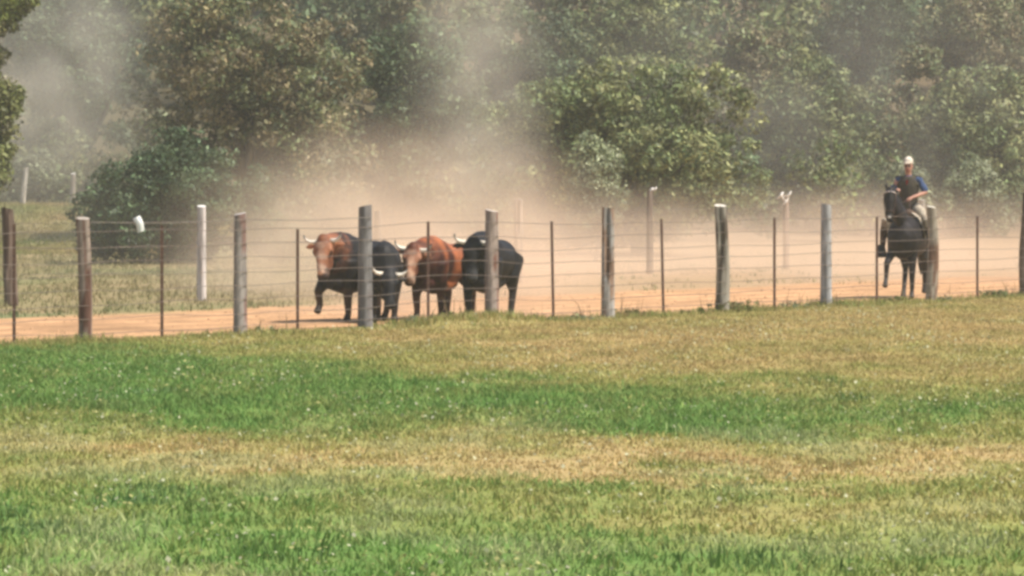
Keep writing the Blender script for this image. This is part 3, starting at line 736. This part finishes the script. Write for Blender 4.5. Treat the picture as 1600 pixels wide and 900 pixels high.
# saddle lies on the horse
sr = empty('saddle', (HX, HY, hz), HYAW); tag(sr, 'herding saddle with pale fleece cover on the dark horse', 'saddle')
T = Tubes()
T.tube([(0, -.32, 1.60), (0, -.22, 1.57), (0, .02, 1.555), (0, .25, 1.60), (0, .34, 1.70)], [(.12, .09), (.20, .07), (.23, .06), (.22, .07), (.19, .05)], (.09, .05, .03), 14)
link('seat', T.skin('saddle_seat', .016, 3), M['leather'], sr)
T = Tubes()
for s_ in (-1, 1): T.tube([(s_ * .12, -.05, 1.60), (s_ * .26, -.06, 1.50), (s_ * .345, -.06, 1.28), (s_ * .35, -.06, 1.12)], [(.30, .025), (.31, .03), (.30, .022), (.24, .012)], (.50, .43, .34), 14, ref=(0, 0, 1))
link('fleece', T.skin('saddle_fleece', .016, 2), M['cloth'], sr)
for s_ in (-1, 1):
    T = Tubes(); ax, ay, az = s_ * .47, -.26, .86
    T.tube([(s_ * .31, -.12, 1.42), (s_ * .40, -.2, 1.15), (ax, ay, az + .13)], [(.03, .008)] * 3, (.05, .03, .02), 8)
    # wide box stirrup: a wedge with a broad sole
    V = [(-.09, -.17, -.1), (.09, -.17, -.1), (.09, .17, -.1), (-.09, .17, -.1), (-.05, -.035, .14), (.05, -.035, .14), (.05, .035, .14), (-.05, .035, .14)]
    b0 = len(T.v); T.v += [Vector((ax + q[0], ay + q[1], az + q[2])) for q in V]; T.c += [(.02, .016, .014)] * 8
    T.f += [tuple(b0 + i for i in f) for f in ((0, 3, 2, 1), (4, 5, 6, 7), (0, 4, 7, 3), (1, 2, 6, 5), (0, 1, 5, 4), (2, 3, 7, 6))]
    link('stirrup', T.mesh('stirrup', False), M['leather'], sr)

# rider
SK, SKD = (.40, .20, .14), (.34, .16, .11)
pr = empty('person', (HX, HY, hz), HYAW)
tag(pr, 'rider in pale cap, blue shirt and dark vest, holding the reins on the dark horse', 'person')
HC = Vector((-.01, -.05, 2.455))
T = Tubes()
def torso(T, inf, col, z_lo=1.66, z_hi=2.28):
    rows = [(1.66, .16, .125), (1.80, .138, .112), (1.95, .15, .118), (2.08, .17, .122), (2.18, .165, .11), (2.26, .10, .08)]
    rows = [r for r in rows if z_lo - .01 <= r[0] <= z_hi]
    T.tube([(0, -.02 - .02 * (r[0] - 1.66), r[0]) for r in rows], [(r[1] + inf, r[2] + inf) for r in rows], col, 18, ref=(0, 1, 0))
SHL, ELL = Vector((.205, -.02, 2.20)), Vector((.335, -.06, 1.97))
SHR, ELR = Vector((-.205, -.02, 2.20)), Vector((-.31, -.1, 1.95))
torso(T, -.012, SK)
T.tube([(0, -.035, 2.22), (0, -.045, 2.30), (0, -.05, 2.37)], [.062, .055, .058], SK)
# head: skull, jaw, nose, ears, eyes, mouth
T.tube([(0, -.075, 2.335), (0, -.07, 2.37), (0, -.055, 2.42), (0, -.045, 2.475), (0, -.04, 2.53), (0, -.04, 2.565)], [(.035, .045), (.058, .075), (.070, .088), (.075, .097), (.064, .085), (.03, .045)], SK, 16, ref=(0, 1, 0))
T.tube([(0, -.135, 2.47), (0, -.158, 2.435), (0, -.15, 2.42)], [(.01, .01), (.016, .014), (.014, .01)], SKD, 8)
for s_ in (-1, 1):
    T.ball((s_ * .03, -.132, 2.462), (.013, .008, .008), (.03, .02, .018)); T.ball((s_ * .078, -.035, 2.445), (.01, .02, .03), SKD)
T.ball((0, -.14, 2.388), (.024, .01, .007), (.22, .07, .06))
def arm(T, s_, e, h, inf, cu, cl, cut=1.0):
    w_ = e.lerp(h, .86)
    T.tube([tuple(s_), tuple(s_.lerp(e, .5)), tuple(e), tuple(e.lerp(h, .3)), tuple(w_)], [.058 + inf, .05 + inf, .041 + inf, .04 + inf, .028 + inf], [cu, cu, cl, cl, cl], 12)
for s_, e, h in ((SHL, ELL, hand_l), (SHR, ELR, hand_r)):
    arm(T, s_, e, h, 0, SK, SK)
    d = (h - e).normalized(); w_ = e.lerp(h, .86); side = d.cross(Vector((0, 0, 1))).normalized(); up = side.cross(d)
    T.tube([tuple(w_), tuple(w_ + d * .05), tuple(w_ + d * .095)], [(.03, .022), (.043, .022), (.04, .02)], SK, 10)
    for i, (o_, ln) in enumerate(((-.03, .06), (-.01, .07), (.01, .066), (.03, .052))):      # four fingers curled round the rein
        b_ = w_ + d * .095 + side * o_
        T.tube([tuple(b_), tuple(b_ + d * ln * .45 - up * .012), tuple(b_ + d * ln * .5 - up * .04), tuple(b_ + d * ln * .1 - up * .05)], [.0115, .011, .0105, .009], SK, 8)
    b_ = w_ + d * .035 + side * (.045 if s_.x < 0 else -.045)                                    # thumb from the side of the palm
    T.tube([tuple(b_ - side * .01), tuple(b_ + d * .03 - up * .018), tuple(b_ + d * .06 - up * .035)], [.014, .012, .010], SK, 8)
for s_ in (-1, 1):
    T.tube([(s_ * .10, .02, 1.70), (s_ * .27, -.18, 1.60), (s_ * .38, -.34, 1.45), (s_ * .43, -.28, 1.18), (s_ * .455, -.22, .92)], [.09, .082, .058, .052, .035], SK, 12)
    T.tube([(s_ * .455, -.18, .87), (s_ * .465, -.30, .84), (s_ * .47, -.4, .835)], [.035, .035, .025], SK, 10)
link('body', T.skin('rider_body', .011, 2), M['skin'], pr)
T = Tubes(); BLUE = (.055, .085, .17)
torso(T, .006, BLUE, 1.66, 2.27)
for s_, e, h in ((SHL, ELL, hand_l), (SHR, ELR, hand_r)):
    T.tube([tuple(s_ + Vector((-.06 * (1 if s_.x > 0 else -1), 0, .01))), tuple(s_), tuple(s_.lerp(e, .5)), tuple(s_.lerp(e, .93))], [.075, .075, .07, .064], BLUE, 12)
T.tube([(0, -.035, 2.24), (0, -.04, 2.29)], [(.075, .075), (.066, .066)], BLUE)
link('shirt', T.skin('rider_shirt', .013, 3), M['cloth'], pr)
T = Tubes(); torso(T, .03, (.06, .052, .042), 1.66, 2.265)
for s_ in (-1, 1): T.tube([(s_ * .13, -.1, 2.12), (s_ * .165, -.04, 2.262), (s_ * .15, .05, 2.2)], [(.10, .036)] * 3, (.07, .06, .045), 10)
link('vest', T.skin('rider_vest', .014, 2), M['cloth'], pr)
T = Tubes(); T.tube([(0, -.105, 2.25), (.0, -.15, 2.19), (-.01, -.168, 2.11)], [(.05, .03), (.035, .026), (.012, .012)], (.28, .035, .04), 10)
link('neckerchief', T.mesh('neckerchief'), M['cloth'], pr)
T = Tubes(); TR = (.42, .36, .28)
for s_ in (-1, 1): T.tube([(s_ * .07, .03, 1.70), (s_ * .27, -.18, 1.60), (s_ * .385, -.34, 1.45), (s_ * .43, -.28, 1.2)], [.115, .10, .076, .068], [TR, TR, (.3, .25, .19), (.05, .035, .025)], 12)
T.tube([(-.1, .01, 1.70), (.1, .01, 1.70)], [(.12, .11)] * 2, TR)
link('trousers', T.skin('rider_trousers', .014, 2), M['cloth'], pr)
for s_ in (-1, 1):
    T = Tubes(); T.tube([(s_ * .428, -.29, 1.24), (s_ * .445, -.25, 1.05), (s_ * .458, -.21, .9), (s_ * .46, -.17, .86)], [.066, .06, .045, .05], (.05, .028, .018), 12)
    T.tube([(s_ * .458, -.15, .845), (s_ * .465, -.28, .835), (s_ * .47, -.43, .825)], [(.045, .05), (.045, .04), (.03, .022)], (.05, .028, .018), 12)
    link('boot', T.skin('rider_boot', .013, 2), M['leather'], pr)
T = Tubes()
T.tube([(0, -.03, 2.505), (0, -.03, 2.55), (0, -.028, 2.60), (0, -.03, 2.635)], [(.084, .108), (.088, .11), (.075, .095), (.03, .045)], (.68, .60, .50), 18, ref=(0, 1, 0))
T.tube([(0, -.11, 2.525), (0, -.16, 2.52), (0, -.205, 2.508)], [(.075, .012), (.07, .009), (.05, .007)], (.5, .42, .33), 14)
link('cap', T.skin('rider_cap', .010, 2), M['cloth'], pr)
T = Tubes(); T.tube([(0, .005, 2.43), (0, .0, 2.48), (0, -.01, 2.52)], [(.066, .06), (.078, .072), (.078, .075)], (.04, .025, .018), 14, ref=(0, 1, 0))
link('hair', T.mesh('rider_hair'), M['hair'], pr)

# stones and dung-like clods on the dirt, part of the churned track
g = np.random.default_rng(61); V, F, C = [], [], []
for i in range(520):
    s = g.uniform(-4, 34); d = g.uniform(.4, 7.5); x, y = F0.x + FD.x * s + FN.x * d, F0.y + FD.y * s + FN.y * d
    r = g.uniform(.012, .05); b = len(V); z = gzf(x, y)
    for (a, e) in [(t, 0) for t in range(5)]:
        an = a * 1.2566 + g.uniform(0, .6); V.append((x + math.cos(an) * r * g.uniform(.7, 1.3), y + math.sin(an) * r * g.uniform(.7, 1.3), z - .005)); C.append(np.array([.40, .24, .13]) * g.uniform(.6, 1.2))
    V.append((x + g.normal(0, r * .2), y, z + r * g.uniform(.5, .9))); C.append(np.array([.44, .27, .15]))
    F += [(b + t, b + (t + 1) % 5, b + 5) for t in range(5)]
me = bpy.data.meshes.new('gravel'); me.from_pydata(V, [], F); set_col(me, np.array(C))
tag(link('gravel', me, M['ground']), 'loose clods and stones on the dirt track', 'gravel', kind='stuff')

# ------------------------------------------------------------------ air: even haze and the dust raised by the herd
def cube(name, lo, hi):
    v = [(x, y, z) for x in (lo[0], hi[0]) for y in (lo[1], hi[1]) for z in (lo[2], hi[2])]
    f = [(0, 1, 3, 2), (4, 6, 7, 5), (0, 4, 5, 1), (2, 3, 7, 6), (0, 2, 6, 4), (1, 5, 7, 3)]
    me = bpy.data.meshes.new(name); me.from_pydata(v, [], f); me.update(); return me
def volmat(name, color, density=None, aniso=.2):
    m = bpy.data.materials.new(name); m.use_nodes = True; t = m.node_tree
    t.nodes.remove(t.nodes['Principled BSDF'])
    pv = N(t, 'VolumePrincipled'); pv.inputs['Color'].default_value = (*color, 1); pv.inputs['Anisotropy'].default_value = aniso
    if density is not None: pv.inputs['Density'].default_value = density
    t.links.new(pv.outputs[0], t.nodes['Material Output'].inputs['Volume'])
    return m, t, pv
hm, _, _ = volmat('haze_air', (.86, .83, .77), .0006, 0.0)
tag(link('haze', cube('haze', (-3000, -500, -1), (3000, 3500, 48)), hm), 'thin dusty haze hanging over the whole place', 'haze', kind='stuff')

def dust(label, c, r, dens, color, nscale=1.6, seed=0.0, lo=.36, hi=.66, power=1.0):
    m, t, pv = volmat('dust_air', color, None, .1)
    tc = N(t, 'TexCoord'); ln = N(t, 'VectorMath', operation='LENGTH'); t.links.new(tc.outputs['Object'], ln.inputs[0])
    fall = N(t, 'MapRange', interpolation_type='SMOOTHSTEP')
    fall.inputs['From Min'].default_value = 1.0; fall.inputs['From Max'].default_value = .05
    t.links.new(ln.outputs['Value'], fall.inputs['Value'])
    mp = N(t, 'Mapping'); mp.inputs['Location'].default_value = (seed, seed * 2.1, seed * .7)
    mp.inputs['Scale'].default_value = (r[0] / 3.2, r[1] / 6, r[2] / 2.4)
    t.links.new(tc.outputs['Object'], mp.inputs['Vector'])
    nz = N(t, 'TexNoise'); nz.inputs['Scale'].default_value = nscale; nz.inputs['Detail'].default_value = 2.5; nz.inputs['Distortion'].default_value = .4
    t.links.new(mp.outputs[0], nz.inputs['Vector'])
    mr = N(t, 'MapRange'); mr.inputs['From Min'].default_value = lo; mr.inputs['From Max'].default_value = hi
    mr.inputs['To Min'].default_value = .12; mr.inputs['To Max'].default_value = 1.5
    t.links.new(nz.outputs['Fac'], mr.inputs['Value'])
    a = N(t, 'Math', operation='MULTIPLY'); t.links.new(fall.outputs[0], a.inputs[0]); t.links.new(mr.outputs[0], a.inputs[1])
    b = N(t, 'Math', operation='MULTIPLY'); t.links.new(a.outputs[0], b.inputs[0]); b.inputs[1].default_value = dens
    t.links.new(b.outputs[0], pv.inputs['Density'])
    o = link('dust', cube('dust', (-1, -1, -1), (1, 1, 1)), m); o.location = c; o.scale = r
    return tag(o, label, 'dust', kind='stuff')
DC, DU = (.96, .79, .62), (.92, .84, .71)
dust('thick dust rolling up behind the bulls', (-2.2, 87, .3), (5.6, 9.5, 3.7), .23, DC, 1.8, 1.0)
dust('low dust lying along the track towards the rider', (6.5, 102, -.3), (16, 15, 2.7), .15, DC, 1.6, 4.0)
dust('column of dust rising between the two big oaks', (-.9, 117, 4.0), (2.5, 6, 7.6), .10, (.87, .79, .67), 1.7, 7.0)
dust('grey dust hanging left of the broad oak', (-13.4, 130, 4.6), (4.6, 8, 5.8), .11, (.74, .69, .60), 1.5, 11.0)
dust('low dust churned up round the legs of the bulls', (-1.5, 73.6, .1), (3.6, 2.6, .85), .22, DC, 2.2, 31.0)
dust('thin grey dust settling round the dark bush', (-10.5, 98, .6), (6.0, 9, 3.0), .009, (.80, .74, .64), 1.4, 21.0)
dust('thin dust veil drifting before the right hand trees', (9, 137, 4.0), (15, 7, 8.0), .02, (.86, .81, .71), 1.1, 15.0)
